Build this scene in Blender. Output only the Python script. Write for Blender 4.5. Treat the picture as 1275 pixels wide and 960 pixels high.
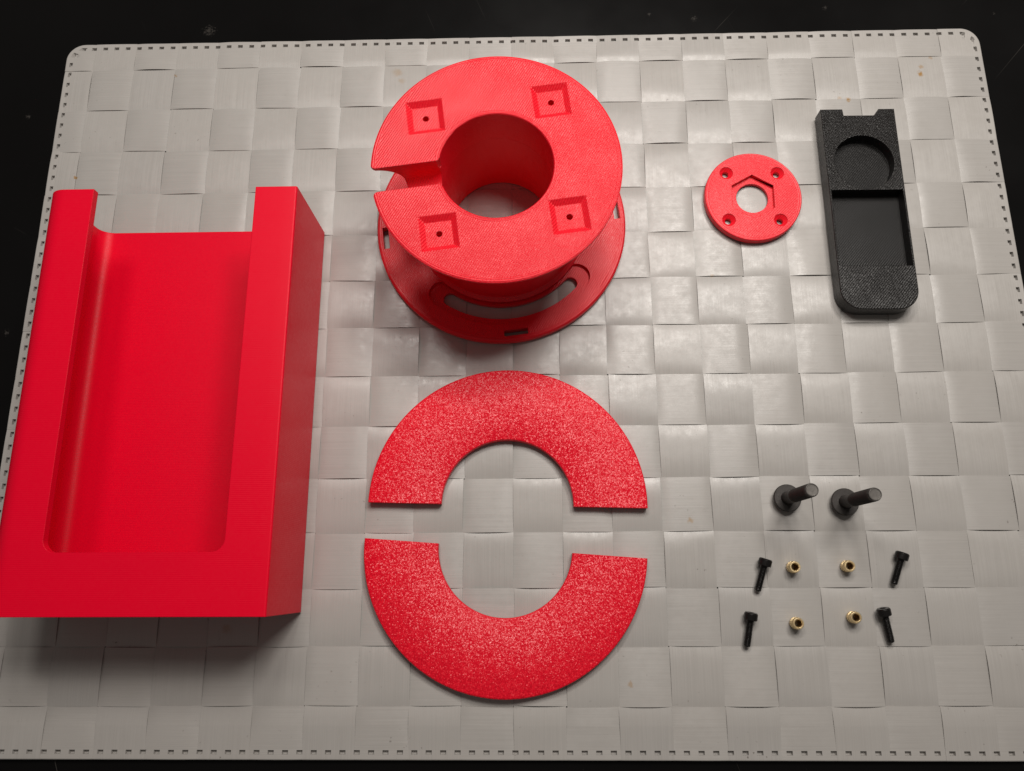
import bpy, bmesh, math, random
import numpy as np
from mathutils import Vector, Matrix, Euler

random.seed(7); rng = np.random.default_rng(11)
PI = math.pi
MM = 0.001
S = bpy.context.scene
COL = S.collection
for o in list(bpy.data.objects):
    bpy.data.objects.remove(o)

# ------------------------------------------------------------------ camera
cam_d = bpy.data.cameras.new('camera')
cam = bpy.data.objects.new('camera', cam_d); COL.objects.link(cam)
cam.location = (-3.301*MM, -102.283*MM, 335.091*MM)
cam.rotation_euler = Euler((0.250385, 0.023665, -0.0028), 'XYZ')
cam_d.sensor_fit = 'HORIZONTAL'; cam_d.sensor_width = 36.0
cam_d.lens = 958.5365/1275*36.0
cam_d.clip_start = 0.01; cam_d.clip_end = 50
S.camera = cam

# ------------------------------------------------------------------ light
world = bpy.data.worlds.new('World'); S.world = world; world.use_nodes = True
bg = world.node_tree.nodes['Background']
bg.inputs['Color'].default_value = (1.0, 0.92, 0.85, 1); bg.inputs['Strength'].default_value = 0.10

# a ceiling fixture with five small frosted bulbs
for lx, ly, w in ((0.27, 0.25, 1.2), (0.20, 0.38, 1.1), (0.02, 0.42, 1.1), (-0.14, 0.28, 0.9), (0.09, 0.19, 1.0)):
    lamp_d = bpy.data.lights.new('ceiling_lamp', 'AREA')
    lamp_d.shape = 'DISK'; lamp_d.size = 0.13; lamp_d.energy = 1.15*w; lamp_d.color = (1.0, 0.945, 0.885)
    lamp = bpy.data.objects.new('ceiling_lamp', lamp_d); COL.objects.link(lamp)
    lamp.location = (lx, ly, 0.64)
    lamp.rotation_euler = (math.radians(-14), math.radians(4), 0)

S.view_settings.view_transform = 'Standard'; S.view_settings.look = 'None'
S.view_settings.exposure = 0.0; S.view_settings.gamma = 1.0
S.view_settings.use_curve_mapping = False
S.cycles.max_bounces = 8

# ------------------------------------------------------------------ node helpers
class NT:
    def __init__(self, name):
        self.m = bpy.data.materials.new(name); self.m.use_nodes = True
        self.t = self.m.node_tree; self.n = self.t.nodes; self.l = self.t.links
        self.b = self.n['Principled BSDF']
        self.tc = self.n.new('ShaderNodeTexCoord')
    def obj(self): return self.tc.outputs['Object']
    def link(self, a, b): self.l.new(a, b)
    def _set(self, sock, v):
        if isinstance(v, bpy.types.NodeSocket): self.l.new(v, sock)
        elif v is not None: sock.default_value = v
    def math(self, op, a, b=None, c=None, clamp=False):
        n = self.n.new('ShaderNodeMath'); n.operation = op; n.use_clamp = clamp
        for i, v in enumerate((a, b, c)):
            if v is not None: self._set(n.inputs[i], v)
        return n.outputs[0]
    def vmath(self, op, a, b=None):
        n = self.n.new('ShaderNodeVectorMath'); n.operation = op
        self._set(n.inputs[0], a)
        if b is not None: self._set(n.inputs[1], b)
        return n.outputs['Value'] if op in ('LENGTH', 'DISTANCE', 'DOT_PRODUCT') else n.outputs['Vector']
    def noise(self, vec, scale, detail=2.0, rough=0.5, dist=0.0):
        n = self.n.new('ShaderNodeTexNoise')
        self.l.new(vec, n.inputs['Vector'])
        n.inputs['Scale'].default_value = scale; n.inputs['Detail'].default_value = detail
        n.inputs['Roughness'].default_value = rough; n.inputs['Distortion'].default_value = dist
        return n.outputs['Fac']
    def voronoi(self, vec, scale, out='Distance'):
        n = self.n.new('ShaderNodeTexVoronoi'); self.l.new(vec, n.inputs['Vector'])
        n.inputs['Scale'].default_value = scale
        return n.outputs[out]
    def mapr(self, v, a, b, c, d, smooth=False):
        n = self.n.new('ShaderNodeMapRange'); self.l.new(v, n.inputs['Value'])
        if smooth: n.interpolation_type = 'SMOOTHSTEP'
        for k, x in zip(('From Min', 'From Max', 'To Min', 'To Max'), (a, b, c, d)): n.inputs[k].default_value = x
        return n.outputs['Result']
    def mix(self, fac, a, b, mode='MIX'):
        n = self.n.new('ShaderNodeMix'); n.data_type = 'RGBA'; n.blend_type = mode
        self._set(n.inputs[0], fac)
        self._set(n.inputs[6], a if isinstance(a, bpy.types.NodeSocket) else (*a, 1))
        self._set(n.inputs[7], b if isinstance(b, bpy.types.NodeSocket) else (*b, 1))
        return n.outputs[2]
    def bump(self, h, dist, strength=1.0, normal=None):
        n = self.n.new('ShaderNodeBump'); self.l.new(h, n.inputs['Height'])
        n.inputs['Distance'].default_value = dist; n.inputs['Strength'].default_value = strength
        if normal is not None: self.l.new(normal, n.inputs['Normal'])
        return n.outputs['Normal']
    def bevel(self, r, samples=4):
        n = self.n.new('ShaderNodeBevel'); n.samples = samples; n.inputs['Radius'].default_value = r
        return n.outputs['Normal']
    def sep(self, v):
        n = self.n.new('ShaderNodeSeparateXYZ'); self.l.new(v, n.inputs[0]); return n.outputs
    def scalev(self, v, s):
        return self.vmath('MULTIPLY', v, s)
    def random(self):
        n = self.n.new('ShaderNodeObjectInfo'); return n.outputs['Random']
    def set(self, **k):
        names = dict(color='Base Color', rough='Roughness', metal='Metallic', spec='Specular IOR Level', normal='Normal', aniso='Anisotropic', coat='Coat Weight', coatr='Coat Roughness')
        for a, v in k.items():
            s = self.b.inputs[names[a]]
            if isinstance(v, bpy.types.NodeSocket): self.l.new(v, s)
            else: s.default_value = (*v, 1) if isinstance(v, tuple) and len(v) == 3 else v
        return self.m

# ------------------------------------------------------------------ materials
def mat_table():
    t = NT('black_lacquered_table')
    p = t.obj()
    big = t.noise(p, 9, 4, 0.6)
    dust = t.mapr(t.noise(p, 620, 2, 0.6), 0.70, 0.80, 0, 1)
    patch = t.mapr(t.noise(p, 22, 3, 0.6), 0.52, 0.72, 0, 1)
    dustm = t.math('MULTIPLY', dust, patch)
    sc = None
    for ang, sx in ((0.5, 1), (2.3, 2), (1.2, 3)):
        r = t.n.new('ShaderNodeVectorRotate'); r.rotation_type = 'Z_AXIS'; r.inputs['Angle'].default_value = ang
        t.link(p, r.inputs['Vector'])
        n = t.noise(t.vmath('ADD', t.scalev(r.outputs[0], (14, 900, 1)), (sx*7.7, 0, 0)), 1.0, 1, 0.5)
        n = t.mapr(n, 0.75, 0.79, 0, 1)
        sc = n if sc is None else t.math('MAXIMUM', sc, n)
    sc = t.math('MULTIPLY', sc, t.mapr(t.noise(p, 14, 2), 0.5, 0.66, 0, 0.35))
    m = t.math('MAXIMUM', t.math('MULTIPLY', dustm, 0.2), sc)
    # single flecks of dust that lie on the lacquer
    for (x, y, rad) in ((-168, 176, 3.2), (83, 178, 1.6), (235, 177.5, 0.8), (-256, 127, 1.4), (-248.5, 12, 1.5), (60, 181, 1.0), (150, 183, 1.2)):
        d = t.vmath('DISTANCE', t.vmath('MULTIPLY', p, (1, 1, 0)), (x*MM, y*MM, 0))
        d = t.math('ADD', d, t.math('MULTIPLY', t.math('SUBTRACT', t.noise(p, 900, 3, 0.7), 0.5), 4.5*rad*MM))
        m = t.math('MAXIMUM', m, t.mapr(d, 0, rad*MM, 0.28, 0, True))
    col = t.mix(m, (0.0032, 0.003, 0.003), (0.11, 0.10, 0.09))
    rough = t.mapr(big, 0.3, 0.7, 0.20, 0.34)
    return t.set(color=col, rough=rough, spec=0.16, normal=t.bump(t.noise(p, 160, 3), 0.00004, 0.4))

STAINS = [(191.4, 141.0, 1.9, 1.0), (192.6, 145.4, 1.5, .55), (154.5, 127.2, 1.6, 1.0), (150.5, 128.0, 1.0, .5), (-181.5, 147.7, 1.2, .8), (-225.2, 91, 1.1, .9),
          (65.3, -76.8, 1.7, .55), (37, -142.3, 1.5, .5), (-68.2, 147, 3.4, .35), (-66, 142, 2.2, .3), (82, 35.6, 1.0, .5), (-131, -121, 3.0, .35),
          (198, 150, 1.2, .4), (120, 66, 1.5, .25), (20, 120, 2.5, .25), (-40, -100, 1.0, .3), (-72, -104, 1.2, .4)]
def mat_strip(name, horizontal):
    t = NT(name)
    p = t.obj()
    rnd = t.random()
    off = t.vmath('ADD', p, t.n.new('ShaderNodeCombineXYZ').outputs[0])
    s_long, s_cross = 26.0, 2600.0
    st = t.noise(t.scalev(off, (s_long, s_cross, 1) if horizontal else (s_cross, s_long, 1)), 1.0, 3, 0.6)
    st2 = t.noise(t.scalev(off, (60, 700, 1) if horizontal else (700, 60, 1)), 1.0, 3, 0.6)
    cloud = t.noise(p, 55, 4, 0.6)
    grime = t.noise(p, 240, 5, 0.7)
    base = t.mix(t.mapr(st, 0.3, 0.7, 0, 1), (0.350, 0.335, 0.318), (0.392, 0.376, 0.357))
    base = t.mix(t.mapr(cloud, 0.4, 0.75, 0, 0.2), base, (0.335, 0.312, 0.285))
    base = t.mix(t.math('MULTIPLY', rnd, 0.22), base, (0.43, 0.405, 0.375))
    # worn dark nicks and specks
    nick = t.mapr(t.noise(p, 520, 2, 0.5), 0.70, 0.76, 0, 1)
    nick = t.math('MULTIPLY', nick, t.mapr(t.noise(p, 38, 2), 0.52, 0.66, 0, 0.75))
    base = t.mix(nick, base, (0.13, 0.11, 0.095))
    flat = t.vmath('MULTIPLY', p, (1, 1, 0))
    wob = t.math('MULTIPLY', t.math('SUBTRACT', t.noise(p, 420, 4, 0.7), 0.5), 0.0050)
    acc = None
    for (x, y, r, a) in STAINS:
        d = t.math('ADD', t.vmath('DISTANCE', flat, (x*MM, y*MM, 0)), wob)
        v = t.mapr(d, 0.15*r*MM, r*MM, a, 0, True)
        acc = v if acc is None else t.math('MAXIMUM', acc, v)
    base = t.mix(acc, base, (0.30, 0.17, 0.055))
    # rubbed patches: glossier and scuffed where things stood most
    rough = t.math('ADD', t.mapr(grime, 0.3, 0.7, 0.28, 0.44), t.mapr(st, 0.3, 0.7, -0.05, 0.05))
    h = t.math('ADD', t.math('MULTIPLY', st, 0.55), t.math('ADD', t.math('MULTIPLY', st2, 0.8), t.math('MULTIPLY', grime, 0.7)))
    nrm = t.bump(h, 0.00006, 0.55)
    soft = t.noise(p, 75, 2, 0.5)
    nrm = t.bump(soft, 0.0004, 0.2, nrm)
    tg = t.n.new('ShaderNodeCombineXYZ'); tg.inputs[0].default_value = 0.0 if horizontal else 1.0; tg.inputs[1].default_value = 1.0 if horizontal else 0.0
    t.link(tg.outputs[0], t.b.inputs['Tangent'])
    return t.set(color=base, rough=rough, spec=0.52, normal=nrm, aniso=0.5)

def mat_print(name, base, pattern, rough, pitch=0.75, dist=0.00012, strength=0.5, ang=45, edges=None, bev=0.0003, spec=0.5, fleck=0.0):
    """3D printed plastic. pattern: 'raster' lines, 'layers' stacked along y, 'grain' textured plate"""
    t = NT(name); p = t.obj(); bv = t.bevel(bev*1.0, 4)
    x, y, z = t.sep(p)
    tone = t.noise(p, 45, 3, 0.6)
    col = t.mix(t.mapr(tone, 0.3, 0.7, 0, 0.10), base, tuple(c*0.82 for c in base))
    if pattern == 'grain':
        # the plate's powder texture: a crust of tiny facets, each leaning its own way
        n2 = t.noise(p, 800, 2, 0.6)
        warp = t.vmath('ADD', p, t.vmath('MULTIPLY', t.vmath('SUBTRACT', t.voronoi(p, 900, 'Color'), (.5, .5, .5)), (.0003, .0003, .0003)))
        fa = t.vmath('SUBTRACT', t.voronoi(warp, 2700, 'Color'), (.5, .5, .5))
        nb = t.bump(n2, dist, strength*0.35, bv)
        nrm = t.vmath('NORMALIZE', t.vmath('ADD', nb, t.vmath('MULTIPLY', fa, (.60, .60, .0))))
        rg = t.mapr(n2, 0.3, 0.7, rough-0.06, rough+0.08)
    else:
        k = 2*PI/(pitch*MM)
        a = math.radians(ang)
        if pattern == 'layers':
            u = y
        else:
            u = t.math('ADD', t.math('MULTIPLY', x, math.cos(a)), t.math('MULTIPLY', y, math.sin(a)))
        wobv = t.math('MULTIPLY', t.noise(p, 260, 2, 0.5), 0.00035)
        lines = t.math('SINE', t.math('MULTIPLY', t.math('ADD', u, wobv), k))
        if edges:
            r = t.vmath('LENGTH', t.vmath('MULTIPLY', p, (1, 1, 0)))
            rings = t.math('SINE', t.math('MULTIPLY', t.math('ADD', r, wobv), 2*PI/(0.85*MM)))
            mk = None
            for (r0, r1) in edges:
                v = t.math('MULTIPLY', t.math('GREATER_THAN', r, r0*MM), t.math('LESS_THAN', r, r1*MM))
                mk = v if mk is None else t.math('MAXIMUM', mk, v)
            lines = t.math('ADD', t.math('MULTIPLY', lines, t.math('SUBTRACT', 1.0, mk)), t.math('MULTIPLY', rings, mk))
        if pattern == 'raster':      # upright faces show stacked layers instead of the raster
            g = t.n.new('ShaderNodeNewGeometry')
            up = t.math('GREATER_THAN', t.math('ABSOLUTE', t.sep(g.outputs['True Normal'])[2]), 0.4)
            lay = t.math('MULTIPLY', t.math('SINE', t.math('MULTIPLY', z, 2*PI/(0.9*MM))), 0.35)
            lines = t.math('ADD', t.math('MULTIPLY', lines, up), t.math('MULTIPLY', lay, t.math('SUBTRACT', 1.0, up)))
        fine = t.noise(p, 900, 3, 0.65)
        amp = t.mapr(t.noise(p, 90, 2), 0.35, 0.65, 0.7, 1.0)
        h = t.math('ADD', t.math('MULTIPLY', lines, t.math('MULTIPLY', amp, 0.30)), t.math('MULTIPLY', fine, 0.75 if pattern != 'layers' else 0.25))
        nrm = t.bump(h, dist, strength, bv)
        rg = t.mapr(fine, 0.3, 0.7, rough-0.05, rough+0.07)
    return t.set(color=col, rough=rg, spec=spec, normal=nrm)

def mat_metal(name, base, rough, metal=1.0, scale=900, dist=0.00006, bev=0.00015):
    t = NT(name); p = t.obj(); bv = t.bevel(bev, 4)
    n = t.noise(p, scale, 3, 0.6)
    col = t.mix(t.mapr(n, 0.3, 0.7, 0, 0.5), base, tuple(c*0.62 for c in base))
    return t.set(color=col, rough=t.mapr(n, 0.3, 0.7, rough-0.06, rough+0.08), metal=metal, normal=t.bump(n, dist, 0.5, bv))

RED = (0.74, 0.0035, 0.018)
M = dict(
    table=mat_table(),
    strip_h=mat_strip('grey_plastic_strip_across', True),
    strip_v=mat_strip('grey_plastic_strip_along', False),
    box=mat_print('red_print_smooth', (0.73, 0.0004, 0.021), 'layers', 0.40, pitch=0.75, dist=0.00010, strength=0.35, bev=0.0005, spec=0.16),
    spool=mat_print('red_print_raster', (0.80, 0.006, 0.02), 'raster', 0.40, pitch=0.9, dist=0.0005, strength=0.6, ang=-38, edges=((49.0, 51.6), (23.0, 25.0)), spec=0.5, bev=0.0006),
    flange=mat_print('red_print_raster_lower', (0.76, 0.005, 0.018), 'raster', 0.36, pitch=0.9, dist=0.0003, strength=0.5, ang=-38, edges=((55.8, 59.0),), spec=0.4),
    disc=mat_print('red_print_disc', (0.80, 0.006, 0.02), 'raster', 0.42, pitch=0.9, dist=0.0003, strength=0.5, ang=-45, edges=((21.0, 23.2),), spec=0.5),
    grain=mat_print('red_print_textured', (0.76, 0.003, 0.02), 'grain', 0.33, dist=0.0005, strength=0.9, spec=0.42),
    black=mat_print('black_print_raster', (0.0095, 0.0086, 0.0082), 'raster', 0.32, pitch=0.95, dist=0.0006, strength=0.65, ang=-40, spec=0.48, bev=0.0005),
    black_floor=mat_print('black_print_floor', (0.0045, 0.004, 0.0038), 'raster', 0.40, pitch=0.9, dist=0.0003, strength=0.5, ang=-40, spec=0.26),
    bolt=mat_metal('black_oxide_bolt', (0.05, 0.045, 0.042), 0.46, 0.55),
    bolt_tip=mat_metal('worn_steel_tip', (0.15, 0.14, 0.13), 0.5, 0.7),
    screw=mat_metal('black_oxide_screw', (0.02, 0.0185, 0.018), 0.28, 0.6),
    brass_shaded=mat_metal('shaded_brass_thread', (0.45, 0.28, 0.11), 0.45),  # same brass in a darker colour: paints the shade inside the insert bores
    brass=mat_metal('brass', (0.95, 0.74, 0.42), 0.36, 1.0, 1500, 0.00008),
)

# ------------------------------------------------------------------ object helpers
def tag(o, label=None, cat=None, group=None, kind=None):
    for k, v in (('label', label), ('category', cat), ('group', group), ('kind', kind)):
        if v: o[k] = v
    return o
def empty(name, loc_mm, rz=0.0):
    o = bpy.data.objects.new(name, None); COL.objects.link(o)
    o.empty_display_size = 0.01
    o.location = tuple(c*MM for c in loc_mm); o.rotation_euler = (0, 0, rz)
    return o
def finish(bm, name, mat, parent=None, sharp=32, smooth=True):
    """bm is in millimetres"""
    bmesh.ops.scale(bm, vec=(MM, MM, MM), verts=bm.verts)
    me = bpy.data.meshes.new(name); bm.to_mesh(me); bm.free()
    if smooth:
        me.polygons.foreach_set('use_smooth', [True]*len(me.polygons))
        me.set_sharp_from_angle(angle=math.radians(sharp))
    me.materials.append(mat)
    o = bpy.data.objects.new(name, me); COL.objects.link(o); o.parent = parent
    return o
def prism(pts, z0, z1, pts_top=None):
    bm = bmesh.new(); pt = pts_top or pts
    a = [bm.verts.new((x, y, z0)) for x, y in pts]; b = [bm.verts.new((x, y, z1)) for x, y in pt]
    n = len(pts)
    bm.faces.new(a[::-1]); bm.faces.new(b)
    for i in range(n): bm.faces.new((a[i], a[(i+1) % n], b[(i+1) % n], b[i]))
    bmesh.ops.recalc_face_normals(bm, faces=bm.faces)
    return bm
def lathe(prof, n=128, closed=True, radf=None):
    """prof: (r, z) list; closed loop -> ring; r==0 ends collapse"""
    bm = bmesh.new(); rings = []
    for k, (r, z) in enumerate(prof):
        if r < 1e-6: rings.append([bm.verts.new((0, 0, z))])
        else: rings.append([bm.verts.new(((r+(radf(k, i) if radf else 0))*math.cos(2*PI*i/n), (r+(radf(k, i) if radf else 0))*math.sin(2*PI*i/n), z)) for i in range(n)])
    m = len(rings)
    for k in range(m if closed else m-1):
        A, B = rings[k], rings[(k+1) % m]
        for i in range(n):
            j = (i+1) % n
            if len(A) == 1 and len(B) == 1: continue
            if len(A) == 1: bm.faces.new((A[0], B[i], B[j]))
            elif len(B) == 1: bm.faces.new((A[i], A[j], B[0]))
            else: bm.faces.new((A[i], A[j], B[j], B[i]))
    bmesh.ops.recalc_face_normals(bm, faces=bm.faces)
    return bm
def boolean(bm, cutters, op='DIFFERENCE'):
    """exact booleans in millimetres; returns a new bmesh"""
    def tmp(b):
        me = bpy.data.meshes.new('tmp'); b.to_mesh(me); b.free()
        o = bpy.data.objects.new('tmp', me); COL.objects.link(o); return o
    o = tmp(bm); cs = [tmp(c) for c in cutters]
    for c in cs:
        md = o.modifiers.new('b', 'BOOLEAN'); md.object = c; md.operation = op; md.solver = 'EXACT'
    dg = bpy.context.evaluated_depsgraph_get(); dg.update()
    me = bpy.data.meshes.new_from_object(o.evaluated_get(dg))
    out = bmesh.new(); out.from_mesh(me)
    bpy.data.meshes.remove(me)
    for x in [o]+cs:
        d = x.data; bpy.data.objects.remove(x); bpy.data.meshes.remove(d)
    return out
def arc(cx, cy, r, a0, a1, n):
    return [(cx+r*math.cos(a0+(a1-a0)*i/n), cy+r*math.sin(a0+(a1-a0)*i/n)) for i in range(n+1)]
def rot(pts, a, cx=0, cy=0):
    c, s = math.cos(a), math.sin(a)
    return [(cx+c*x-s*y, cy+s*x+c*y) for x, y in pts]
def rrect(x0, x1, y0, y1, r, n=8):
    if not isinstance(r, (list, tuple)): r = [r]*4      # order: lower-left, lower-right, upper-right, upper-left
    out = []
    for (cx, cy, a, q) in ((x0+r[0], y0+r[0], PI, r[0]), (x1-r[1], y0+r[1], 1.5*PI, r[1]), (x1-r[2], y1-r[2], 0, r[2]), (x0+r[3], y1-r[3], PI/2, r[3])):
        out += arc(cx, cy, q, a, a+PI/2, n) if q > 0 else [(cx, cy)]
    return out
def transform(bm, mat):
    bmesh.ops.transform(bm, matrix=mat, verts=bm.verts); return bm

# ------------------------------------------------------------------ the table
TZ = -3.3
bm = prism(rrect(-900, 900, -600, 600, 6, 4), TZ-30, TZ)
tag(finish(bm, 'table_top', M['table']), 'black lacquered table top under the grey woven placemat', 'table', kind='structure')

# ------------------------------------------------------------------ woven placemat
PX, PY = 21.4, 23.2595
X0, X1, Y0, Y1, RC = -239.2, 223.6, -171.4, 167.0, 9.0
def colx(c): return (c-10.5)*PX
def rowy(r): return -(r-6.5)*PY
A_W = 0.88
def sdf(x, y):          # distance inside the rounded outline
    cx, cy = (X0+X1)/2, (Y0+Y1)/2
    hx, hy = (X1-X0)/2-RC, (Y1-Y0)/2-RC
    qx, qy = np.abs(x-cx)-hx, np.abs(y-cy)-hy
    return -(np.minimum(np.maximum(qx, qy), 0)+np.hypot(np.maximum(qx, 0), np.maximum(qy, 0))-RC)
def arclen(x, y):       # length along the outline of the nearest edge
    cx, cy = (X0+X1)/2, (Y0+Y1)/2
    hx, hy = (X1-X0)/2-RC, (Y1-Y0)/2-RC
    px, py = x-cx, y-cy
    qx, qy = np.abs(px)-hx, np.abs(py)-hy
    ang = np.arctan2(np.maximum(qy, 1e-9), np.maximum(qx, 1e-9))*(RC-2.9)
    L = (RC-2.9)*PI/2
    s = np.where((qx > 0) & (qy > 0), hy+ang, np.where(qx > qy, np.abs(py), hy+L+(hx-np.abs(px))))
    return s
SP = 5.82
def pits(x, y):
    d = sdf(x, y); s = arclen(x, y)
    f = np.mod(s+SP/2, SP)-SP/2
    sm = lambda v, a, b: np.clip((b-v)/(b-a), 0, 1)
    return -1.6*sm(np.abs(d-2.9), 0.79, 0.82)*sm(np.abs(f), 1.19, 1.22)
# small per-crossing irregularity of the weave
jit = rng.normal(0, 1, (60, 60, 6))
def weave(x, y, vertical, idx, wfrac):
    cc = x/PX+10.5; rr = 6.5-y/PY
    if vertical:
        along = rr; ci = np.full(x.shape, idx, int); ri = np.floor(rr).astype(int)
    else:
        along = cc; ri = np.full(x.shape, idx, int); ci = np.floor(cc).astype(int)
    # H strip on top where (c+r) is even
    n = idx
    ph = np.cos(PI*(along-0.5))*(1 if n % 2 == 0 else -1)       # +1 where c+r even
    if vertical: ph = -ph
    # smooth flat-topped wave
    g = np.tanh(1.3*ph)/math.tanh(1.3)
    d = sdf(x, y)
    amp = 0.45+0.55*np.clip((d-4)/9, 0, 1)
    z = -A_W+A_W*amp*g
    fr = along-np.floor(along)-0.5
    j = jit[(ci+5) % 60, (ri+5) % 60]
    over = np.clip(g, 0, 1)
    win = np.cos(PI*fr)
    # crossings bulge, lean and dish a little, each in its own way
    z = z-over*win*(0.06+0.07*np.abs(j[..., 0])+wfrac*0.30*j[..., 1]+fr*0.22*j[..., 2])-0.06*over
    z = z-0.16*np.abs(2*wfrac)**3*over
    z = np.minimum(z, 0.0)
    z = z-0.25*np.clip(1-d/0.45, 0, 1)**2
    return z+pits(x, y)
def strip_mesh(name, xs2d, ys2d, z2d, mat, parent):
    nu, nv = xs2d.shape
    V = np.stack([xs2d, ys2d, z2d], -1).reshape(-1, 3)
    idx = np.arange(nu*nv).reshape(nu, nv)
    q = np.stack([idx[:-1, :-1], idx[1:, :-1], idx[1:, 1:], idx[:-1, 1:]], -1).reshape(-1, 4)
    loop = np.concatenate([idx[:, 0], idx[-1, 1:], idx[-2::-1, -1], idx[0, -2:0:-1]])
    V2 = V[loop].copy(); V2[:, 2] -= 0.22
    sk = np.arange(len(loop))+len(V)
    # the edge has its own vertices so that it shades hard
    V3 = V[loop].copy(); tk = np.arange(len(loop))+len(V)+len(loop)
    q2 = np.stack([tk, np.roll(tk, -1), np.roll(sk, -1), sk], -1)
    V = np.concatenate([V, V2, V3])*MM
    # winding: top faces up
    a, b, c = V[q[0, 0]], V[q[0, 1]], V[q[0, 2]]
    if np.cross(b-a, c-a)[2] < 0: q = q[:, ::-1]; q2 = q2
    else: q2 = q2[:, ::-1]
    Q = np.concatenate([q, q2[:, ::-1]])
    me = bpy.data.meshes.new(name)
    me.vertices.add(len(V)); me.vertices.foreach_set('co', V.ravel())
    me.loops.add(Q.size); me.loops.foreach_set('vertex_index', Q.ravel().astype(np.int32))
    me.polygons.add(len(Q)); me.polygons.foreach_set('loop_start', np.arange(len(Q), dtype=np.int32)*4)
    cen = V[Q].mean(1)/MM
    me.polygons.foreach_set('use_smooth', ~((sdf(cen[:, 0], cen[:, 1]) < 5.2)))
    me.update(calc_edges=True)
    me.materials.append(mat)
    o = bpy.data.objects.new(name, me); COL.objects.link(o); o.parent = parent
    return o
mat_root = tag(empty('placemat', (0, 0, 0)), 'grey placemat of wide woven plastic strips with a punched dashed border', 'placemat')
ENDS = np.array([0, .15, .4, 1.2, 2.075, 2.115, 2.9, 3.685, 3.725, 5.2, 7.0])
MCX, MCY = (X0+X1)/2, (Y0+Y1)/2
HX, HY = (X1-X0)/2-RC, (Y1-Y0)/2-RC
LQ = (RC-2.9)*PI/2
PE = np.array([-1.225, -1.185, 0.0, 1.185, 1.225])
_c = np.arange(0, HY, SP)
PITY = np.concatenate([(MCY+_c[:, None]+PE).ravel(), (MCY-_c[:, None]+PE).ravel()])
_k = np.arange(math.ceil((HY+LQ)/SP), 400)*SP
_c = HY+LQ+HX-_k; _c = _c[_c >= -1.2]
PITX = np.concatenate([(MCX+_c[:, None]+PE).ravel(), (MCX-_c[:, None]+PE).ravel()])
def merged(base, extra, a, b):
    v = np.sort(np.concatenate([base, extra[(extra > a) & (extra < b)]]))
    return v[np.concatenate([[True], np.diff(v) > 0.008])]
def bound(v, lo, hi, olo, ohi):    # range of the other axis at coordinate v, with rounded corners
    d = np.minimum(v-lo, hi-v)
    k = np.clip(RC-d, 0, RC)
    inset = RC-np.sqrt(np.maximum(RC*RC-k*k, 0))
    return olo+inset, ohi-inset
GAP = 0.10
def along(lo, hi, pit, olo, ohi, edge, n):
    """sample positions along a strip for every sample across it: fine at both welded ends"""
    a, b = olo+RC+8, ohi-RC-8
    mid = np.linspace(a, b, n)
    if edge: mid = merged(mid, pit, a, b)
    t = np.linspace(0, 1, 26)[1:-1]
    mid2 = np.repeat(mid[None], len(lo), 0)
    A = lo[:, None]+ENDS[None]; B = (hi[:, None]-ENDS[None])[:, ::-1]
    g0 = (lo+7)[:, None]+(a-lo-7)[:, None]*t[None]
    g1 = b+((hi-7)-b)[:, None]*t[None]
    return np.concatenate([A, g0, mid2, g1, B], 1)
for c in range(-1, 21):
    a = max(colx(c)+GAP, X0); b = min(colx(c+1)-GAP, X1)
    ex = X0+ENDS if c == -1 else X1-ENDS if c == 20 else np.zeros(0)
    xs = merged(merged(np.linspace(a, b, 15), PITX, a, b), ex, a-1e-6, b+1e-6)
    edge = c in (-1, 20)
    if edge: xs = merged(xs, np.linspace(a, b, 40), a, b)
    lo, hi = bound(xs, X0, X1, Y0, Y1)
    YY = along(lo, hi, PITY, Y0, Y1, edge, 15*13)
    XX = np.repeat(xs[:, None], YY.shape[1], 1)
    inner = np.clip((sdf(XX, YY)-5)/12, 0, 1)
    wob = 0.22*np.sin(YY/37.0+c*1.7)+0.15*np.sin(YY/13.0+c*2.9)
    Z = weave(XX, YY, True, c, (XX-(colx(c)+colx(c+1))/2)/PX)
    strip_mesh('strip', XX+wob*inner, YY, Z, M['strip_v'], mat_root)
for r in range(-1, 14):
    a = max(rowy(r+1)+GAP, Y0); b = min(rowy(r)-GAP, Y1)
    ex = Y0+ENDS if r == 13 else Y1-ENDS if r == -1 else np.zeros(0)
    ys = merged(merged(np.linspace(a, b, 15), PITY, a, b), ex, a-1e-6, b+1e-6)
    edge = r in (-1, 13)
    if edge: ys = merged(ys, np.linspace(a, b, 40), a, b)
    lo, hi = bound(ys, Y0, Y1, X0, X1)
    XX = along(lo, hi, PITX, X0, X1, edge, 22*13)
    YY = np.repeat(ys[:, None], XX.shape[1], 1)
    inner = np.clip((sdf(XX, YY)-5)/12, 0, 1)
    wob = 0.22*np.sin(XX/41.0+r*1.3)+0.15*np.sin(XX/15.0+r*2.3)
    Z = weave(XX, YY, False, r, (YY-(rowy(r)+rowy(r+1))/2)/PY)
    strip_mesh('strip', XX, YY+wob*inner, Z, M['strip_h'], mat_root)

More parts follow.
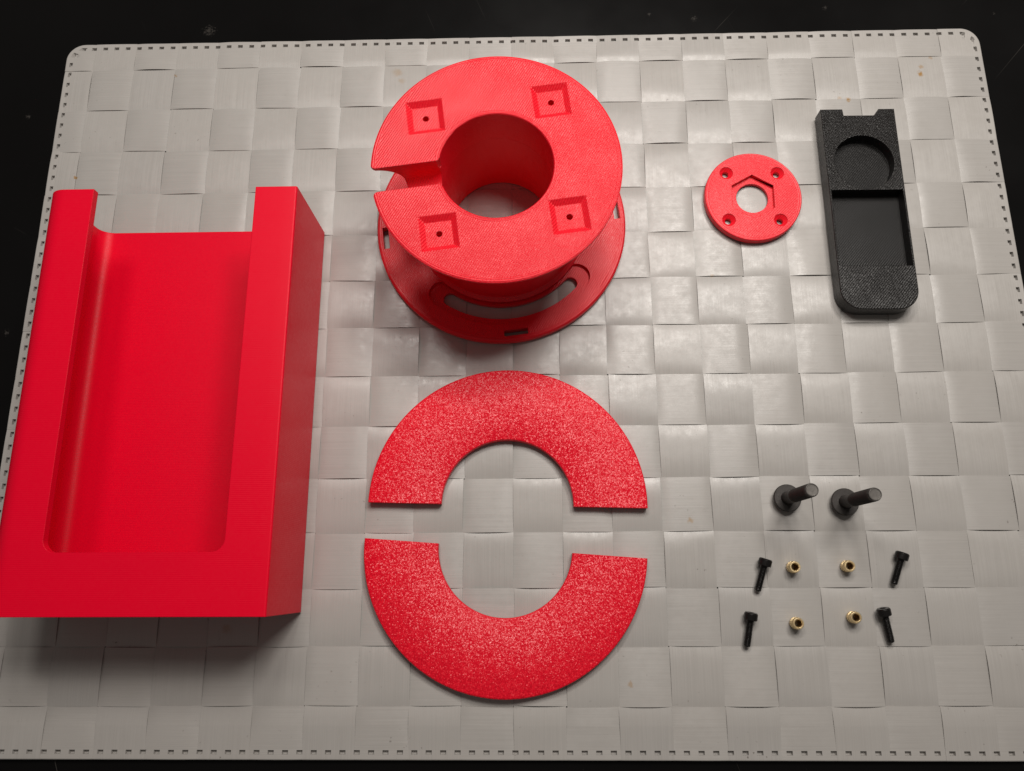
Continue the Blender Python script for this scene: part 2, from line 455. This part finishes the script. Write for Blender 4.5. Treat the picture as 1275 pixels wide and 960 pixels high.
# ------------------------------------------------------------------ red box holder
BX0, BX1, BY0, BY1, BH = -207.6, -99.9, -114.2, 59.1, 45.0
def xz_extrude(pts, y0, y1):
    bm = prism(pts, y0, y1)
    return transform(bm, Matrix(((1, 0, 0, 0), (0, 0, 1, 0), (0, 1, 0, 0), (0, 0, 0, 1))))
W_ = BX1-BX0; H_ = BY1-BY0
cx, cy = (BX0+BX1)/2, (BY0+BY1)/2
def box_body():
    outer = xz_extrude(rrect(BX0-cx, BX1-cx, 0, BH, [5, .8, .8, 8.5], 14), -H_/2, H_/2)
    cav = xz_extrude(rrect(BX0-cx+2.6, BX1-cx-2.6, 3.0, BH-3.2, [5.8, 3, 1, 5.5], 12), -H_/2+3, H_/2+20)
    win = prism(rrect(-186.2-cx, -117.4-cx, -91.0-cy, H_/2+20, [5, 5, 0, 0], 10), BH-8, BH+5)
    for b in (outer, cav, win): bmesh.ops.recalc_face_normals(b, faces=b.faces)
    return boolean(outer, [cav, win])
box = tag(empty('box_holder', (cx, cy, 0)), 'large red plastic box holder lying flat with an open-ended window in its front', 'holder')
full = box_body()
cuts = [((0, 0, 36.3), (0, 0, 1)), ((BX0-cx+9.5, 0, 0), (1, 0, 0)), ((BX1-cx-6.2, 0, 0), (1, 0, 0)), ((0, -H_/2+3.02, 0), (0, 1, 0))]
for co, no in cuts:
    bmesh.ops.bisect_plane(full, geom=full.verts[:]+full.edges[:]+full.faces[:], plane_co=co, plane_no=no, dist=1e-5)
def part_of(c):
    if c.z > 36.3: return 'front_frame'
    if c.y < -H_/2+3.02: return 'end_wall'
    if c.x < BX0-cx+9.5: return 'side_wall'
    if c.x > BX1-cx-6.2: return 'side_wall_far'
    return 'back_panel'
bm_all = full
names = {f.index: part_of(f.calc_center_median()) for f in bm_all.faces}
bm_all.faces.index_update()
for pn in ('back_panel', 'side_wall', 'side_wall_far', 'end_wall', 'front_frame'):
    b = bm_all.copy(); b.faces.ensure_lookup_table()
    bmesh.ops.delete(b, geom=[f for f in b.faces if part_of(f.calc_center_median()) != pn], context='FACES')
    finish(b, 'side_wall' if pn == 'side_wall_far' else pn, M['box'], box, 30)
bm_all.free()

# ------------------------------------------------------------------ red spool
SC = (-15.85, 61.2); SA = math.radians(7.3)
ZT, RT, RI, RB, RH = 56.2, 51.0, 23.3, 58.3, 37.0
spool = tag(empty('cable_spool', (*SC, 0), SA), 'red spool with a slotted upper flange, four square pockets and a wider lower flange', 'spool')
prof = [(RI, 38.0), (RI, ZT-.3), (RI+.3, ZT), (RT-.4, ZT), (RT, ZT-.4), (RT, 54.9)]
# concave fillet that swells the flange into the hub
prof += [(50.2-13.2*math.sin(a)**1.0, 54.6-15.6*(1-math.cos(a))) for a in np.linspace(0.05, PI/2, 22)]
prof += [(RH, 38.0)]
top = lathe(prof, 192)
SLOT = rrect(-70, -12, -5.25, 5.25, 0)
def slot_cut(z0, z1):
    # corners of the mouth are eased where the slot meets the rim
    h = arc(-48.5, 7.45, 2.2, -PI, -PI/2, 8)+arc(-23.9, 6.45, 1.2, -PI/2, 0, 6)
    up = [(-70, 7.45)]+h+[(-12, 6.45)]
    return prism([(x, -y) for x, y in up]+up[::-1], z0, z1)
# round-bottomed channel from the rim to the bore, eased at both mouths
ch = prism(arc(0, 49.0, 5.25, -PI, 0, 20)+[(5.25, 70), (-5.25, 70)], -70, -12)
transform(ch, Matrix(((0, 0, 1, 0), (1, 0, 0, 0), (0, 1, 0, 0), (0, 0, 0, 1))))
bmesh.ops.recalc_face_normals(ch, faces=ch.faces)
cut = [ch, slot_cut(50.5, 72)]
for k in range(4):
    a = PI/4+k*PI/2
    px, py = 37.0*math.cos(a), 37.0*math.sin(a)
    o_ = 7.6; i_ = 5.3
    sq = lambda h: [(px-h, py-h), (px+h, py-h), (px+h, py+h), (px-h, py+h)]
    ext = 1.0
    grow = o_+(o_-i_)/1.8*ext
    cut.append(prism(sq(i_), ZT-1.8, ZT+ext, sq(grow)))
    cut.append(transform(lathe([(0, 30), (1.25, 30), (1.25, 70), (0, 70)], 24, False), Matrix.Translation((px, py, 0))))
top = boolean(top, cut)
finish(top, 'upper_flange', M['spool'], spool, 28)
hub = lathe([(RI, 4.02), (RI, 37.98), (RH, 37.98), (RH, 7.5), (RH+.5, 5.6), (RH+1.6, 4.5), (RH+2.6, 4.02)], 192)
finish(hub, 'hub', M['flange'], spool, 30)
fl = lathe([(RI, 0), (RI, 4), (RB-.8, 4), (RB, 3.2), (RB, .6), (RB-.6, 0)], 224)
cut = []
def arc_slot(mid, half, rm, w, n=44):
    a0, a1 = mid-half, mid+half
    out = arc(0, 0, rm+w, a0, a1, n)
    out += arc(rm*math.cos(a1), rm*math.sin(a1), w, a1, a1+PI, 12)[1:-1]
    out += arc(0, 0, rm-w, a1, a0, n)
    out += arc(rm*math.cos(a0), rm*math.sin(a0), w, a0+PI, a0+2*PI, 12)[1:-1]
    return out
for mid in (-PI/2, PI/2):
    cut.append(prism(arc_slot(mid, math.radians(39.5), 43.9, 3.1), -2, 6))
    cut.append(prism(arc_slot(mid, math.radians(45.0), 44.2, 6.0), 2.3, 8))
for k in range(4):
    cut.append(prism(rot([(-5.4, -1.35), (5.4, -1.35), (5.4, 1.35), (-5.4, 1.35)], k*PI/2+PI/2, 54.3*math.cos(k*PI/2), 54.3*math.sin(k*PI/2)), -2, 8))
fl = boolean(fl, cut)
finish(fl, 'lower_flange', M['flange'], spool, 30)

# ------------------------------------------------------------------ two textured half rings
def half_ring():
    R0, R1, T, e = 28.3, 59.8, 4.0, 0.45
    sec = [(R0, .3), (R0, T-e), (R0+e*.4, T-e*.3), (R0+e, T), (R1-e*1.6, T), (R1-e*.6, T-e*.35), (R1, T-e*1.2), (R1, .3), (R1-.3, 0), (R0+.3, 0)]
    bm = bmesh.new(); n = 110; rings = []
    for i in range(n+1):
        a = PI*i/n
        rings.append([bm.verts.new((r*math.cos(a), r*math.sin(a), z)) for r, z in sec])
    m = len(sec)
    for i in range(n):
        for k in range(m):
            bm.faces.new((rings[i][k], rings[i][(k+1) % m], rings[i+1][(k+1) % m], rings[i+1][k]))
    bm.faces.new(rings[0]); bm.faces.new(rings[-1][::-1])
    bmesh.ops.recalc_face_normals(bm, faces=bm.faces)
    return bm
hr = finish(half_ring(), 'half_ring', M['grain'], None, 40)
hr.location = (-13.1*MM, -70.3*MM, 0.0002); hr.rotation_euler = (0, 0, math.radians(-1.5))
tag(hr, 'glittery red half ring arching upward, just below the spool', 'half ring', 'textured red half rings')
hr2 = hr.copy(); COL.objects.link(hr2)
hr2.location = (-14.0*MM, -88.3*MM, 0.0002); hr2.rotation_euler = (0, 0, math.radians(180-4.25))
tag(hr2, 'glittery red half ring curving downward at the bottom middle, open side up', 'half ring', 'textured red half rings')

# ------------------------------------------------------------------ small red disc
DC = (102.9, 73.4)
bm = lathe([(0, 0), (22.2, 0), (22.6, .4), (22.6, 3.2), (22.3, 3.5), (0, 3.5)], 144, False)
cut = [lathe([(0, -2), (7.5, -2), (7.5, 6), (0, 6)], 72, False),
       prism([(11.3*math.cos(PI/2+k*PI/3), 11.3*math.sin(PI/2+k*PI/3)) for k in range(6)], 1.5, 6)]
for sx in (-1, 1):
    for sy in (-1, 1):
        T_ = Matrix.Translation((sx*12.0, sy*12.1, 0))
        cut.append(transform(lathe([(0, -2), (1.5, -2), (1.5, 1.7), (3.1, 3.3), (3.4, 6), (0, 6)], 40, False), T_))
bm = boolean(bm, cut)
disc = finish(bm, 'mounting_disc', M['disc'], None, 28)
disc.location = (DC[0]*MM, DC[1]*MM, 0.0002); disc.rotation_euler = (0, 0, math.radians(-1.0))
tag(disc, 'small flat red disc with a hexagonal recess and four countersunk holes', 'disc')

# ------------------------------------------------------------------ black holder bar
KX, KY = 154.1, 65.6
def bar_pts(g=0.0):
    x0, x1, y0, y1 = -17.4+g, 17.4-g, -50.6+g, 50.6-g
    p = arc(x0+9.5-g, y0+9.5-g, 9.5-g, PI, 1.5*PI, 14)+arc(x1-9.5+g, y0+9.5-g, 9.5-g, 1.5*PI, 2*PI, 14)
    p += [(x1, y1), (10.0, y1), (7.9, 47.2-g), (-6.9, 47.2-g), (-7.2, y1), (x0, y1)]
    return p
bm = bmesh.new()
lv = [(bar_pts(.5), 0), (bar_pts(0), .5), (bar_pts(0), 7.6), (bar_pts(.4), 8.0)]
rings = [[bm.verts.new((x, y, z)) for x, y in pts] for pts, z in lv]
n = len(rings[0])
bm.faces.new(rings[0][::-1]); bm.faces.new(rings[-1])
for A, B in zip(rings, rings[1:]):
    for i in range(n): bm.faces.new((A[i], A[(i+1) % n], B[(i+1) % n], B[i]))
bmesh.ops.recalc_face_normals(bm, faces=bm.faces)
bm = boolean(bm, [transform(lathe([(0, 2.6), (13.7, 2.6), (13.9, 3), (13.9, 12), (0, 12)], 96, False), Matrix.Translation((.2, 22.4, 0))),
                  prism([(-16.5, -29.8), (16.4, -29.8), (16.4, 8.0), (-16.5, 8.0)], 2.2, 12)])
bar = finish(bm, 'holder_bar', M['black'], None, 30)
bar.data.materials.append(M['black_floor'])          # pocket floors: darker base colour and shallower bump than the top
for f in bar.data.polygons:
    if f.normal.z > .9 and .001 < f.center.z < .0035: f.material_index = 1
bar.location = (KX*MM, KY*MM, 0.0002); bar.rotation_euler = (0, 0, math.radians(-0.35))
tag(bar, 'black plastic bar with a notched end, a round pocket and a square pocket', 'holder bar')

# ------------------------------------------------------------------ bolts standing on their heads
def bolt_proto():
    root = empty('standing_bolt', (0, 0, 0))
    h = lathe([(0, 0), (3.2, 0), (4.8, .5), (5.4, 1.4), (5.8, 2.3), (5.8, 3.1), (5.5, 3.5), (0, 3.5)], 72, False)
    finish(h, 'head', M['bolt'], root, 30)
    prof = [(0, 3.0), (2.9, 3.0), (2.9, 3.6), (2.7, 4.4)]
    prof += [(2.66, 12.0)]
    z = 12.6
    while z < 31.2:
        prof += [(2.78, z), (2.36, z+.55)]; z += 1.1
    prof += [(2.72, 31.9), (2.5, 32.6)]
    s = finish(lathe(prof+[(2.25, 32.6)], 56, False), 'shank', M['bolt'], root, 60)
    t_ = lathe([(2.45, 32.58), (2.3, 32.66), (2.2, 32.62), (2.1, 32.45), (0, 32.38)], 48, False)
    finish(t_, 'tip', M['bolt_tip'], s, 20)
    return root
def copy_tree(o, parent=None):
    c = o.copy(); COL.objects.link(c); c.parent = parent
    for ch in [k for k in bpy.data.objects if k.parent == o]: copy_tree(ch, c)
    return c
b1 = bolt_proto()
b2 = copy_tree(b1)
b1.location = (106.2*MM, -67.8*MM, 0.0002); b1.rotation_euler = (math.radians(0.1), math.radians(2.2), 0.3)
b2.location = (130.3*MM, -69.6*MM, 0.0002); b2.rotation_euler = (math.radians(-1.6), math.radians(1.6), 1.0)
for b in (b1, b2): b.rotation_euler = (0, 0, b.rotation_euler.z)
tag(b1, 'black bolt standing upright on its wide head, the left one of the pair', 'bolt', 'bolts standing on their heads')
tag(b2, 'black bolt standing upright on its wide head, the right one of the pair', 'bolt', 'bolts standing on their heads')

# ------------------------------------------------------------------ small cap screws lying on the mat
def screw_proto():
    """axis along local +x from head centre; the head rim and the tip touch the mat"""
    root = empty('cap_screw', (0, 0, 0))
    tilt = math.atan2(2.75-1.42, 11.6)
    RX = Matrix.Translation((0, 0, 2.75)) @ Matrix.Rotation(tilt, 4, 'Y') @ Matrix.Rotation(PI/2, 4, 'Y')
    def kn(k, i): return 0.06 if (k in (2, 3) and i % 2) else 0.0
    hd = lathe([(0, 1.5), (2.6, 1.5), (2.7, 1.3), (2.7, -1.0), (2.35, -1.5), (0, -1.5)], 48, False, kn)
    hexa = prism([(1.45*math.cos(k*PI/3), 1.45*math.sin(k*PI/3)) for k in range(6)], -4, -0.1)
    hd = boolean(hd, [hexa])
    finish(transform(hd, RX), 'head', M['screw'], root, 30)
    prof = [(0, 1.2), (1.5, 1.2), (1.5, 1.9)]
    z = 2.2
    while z < 11.4:
        prof += [(1.5, z), (1.22, z+.26)]; z += .55
    prof += [(1.4, 11.7), (1.1, 12.2), (0, 12.2)]
    finish(transform(lathe(prof, 36, False), RX), 'shank', M['screw'], root, 60)
    return root
s0 = screw_proto()
for k, (hx, hy, ang, roll, lab) in enumerate([
        (94.6, -94.4, -107.4, 0, 'small black cap screw lying left of the upper left brass insert'),
        (87.0, -116.0, -100.3, 0, 'small black cap screw lying leftmost, beside the lower left brass insert'),
        (151.4, -92.0, -109.7, 0, 'small black cap screw farthest right, level with the upper brass inserts'),
        (141.3, -114.4, -79.9, 0, 'small black cap screw lying just right of the lower right brass insert')]):
    o = s0 if k == 0 else copy_tree(s0)
    o.location = (hx*MM, hy*MM, 0.0001); o.rotation_euler = (0, 0, math.radians(ang))
    tag(o, lab, 'screw', 'small cap screws lying on the mat')

# ------------------------------------------------------------------ brass threaded inserts
def insert_proto():
    prof = [(1.45, 0), (1.9, 0), (1.95, .5), (2.25, .7), (2.25, 2.0), (1.85, 2.2), (1.85, 2.7), (2.25, 2.9), (2.25, 4.1), (2.05, 4.3), (2.05, 4.85), (1.98, 4.92), (1.5, 4.92), (1.25, 4.6)]
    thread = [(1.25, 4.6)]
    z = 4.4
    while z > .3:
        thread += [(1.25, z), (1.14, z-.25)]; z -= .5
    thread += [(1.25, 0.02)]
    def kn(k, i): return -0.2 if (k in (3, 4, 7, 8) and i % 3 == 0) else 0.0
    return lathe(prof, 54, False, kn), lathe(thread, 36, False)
i0 = empty('brass_insert', (0, 0, 0))
ib, it = insert_proto()
bmesh.ops.reverse_faces(it, faces=it.faces)
finish(ib, 'knurled_body', M['brass'], i0, 35); finish(it, 'threaded_bore', M['brass_shaded'], i0, 60)
i0.scale = (1.08, 1.08, 1.0)
for k, (x, y, lab) in enumerate([(106.2, -96.4, 'knurled brass threaded insert, upper left of the four'),
                                 (128.7, -96.1, 'knurled brass threaded insert, upper right of the four'),
                                 (105.5, -118.8, 'knurled brass threaded insert, lower left of the four'),
                                 (129.0, -116.5, 'knurled brass threaded insert, lower right of the four')]):
    o = i0 if k == 0 else copy_tree(i0)
    o.location = (x*MM, y*MM, 0.0001); o.rotation_euler = (0, 0, k*1.1)
    tag(o, lab, 'threaded insert', 'brass threaded inserts')
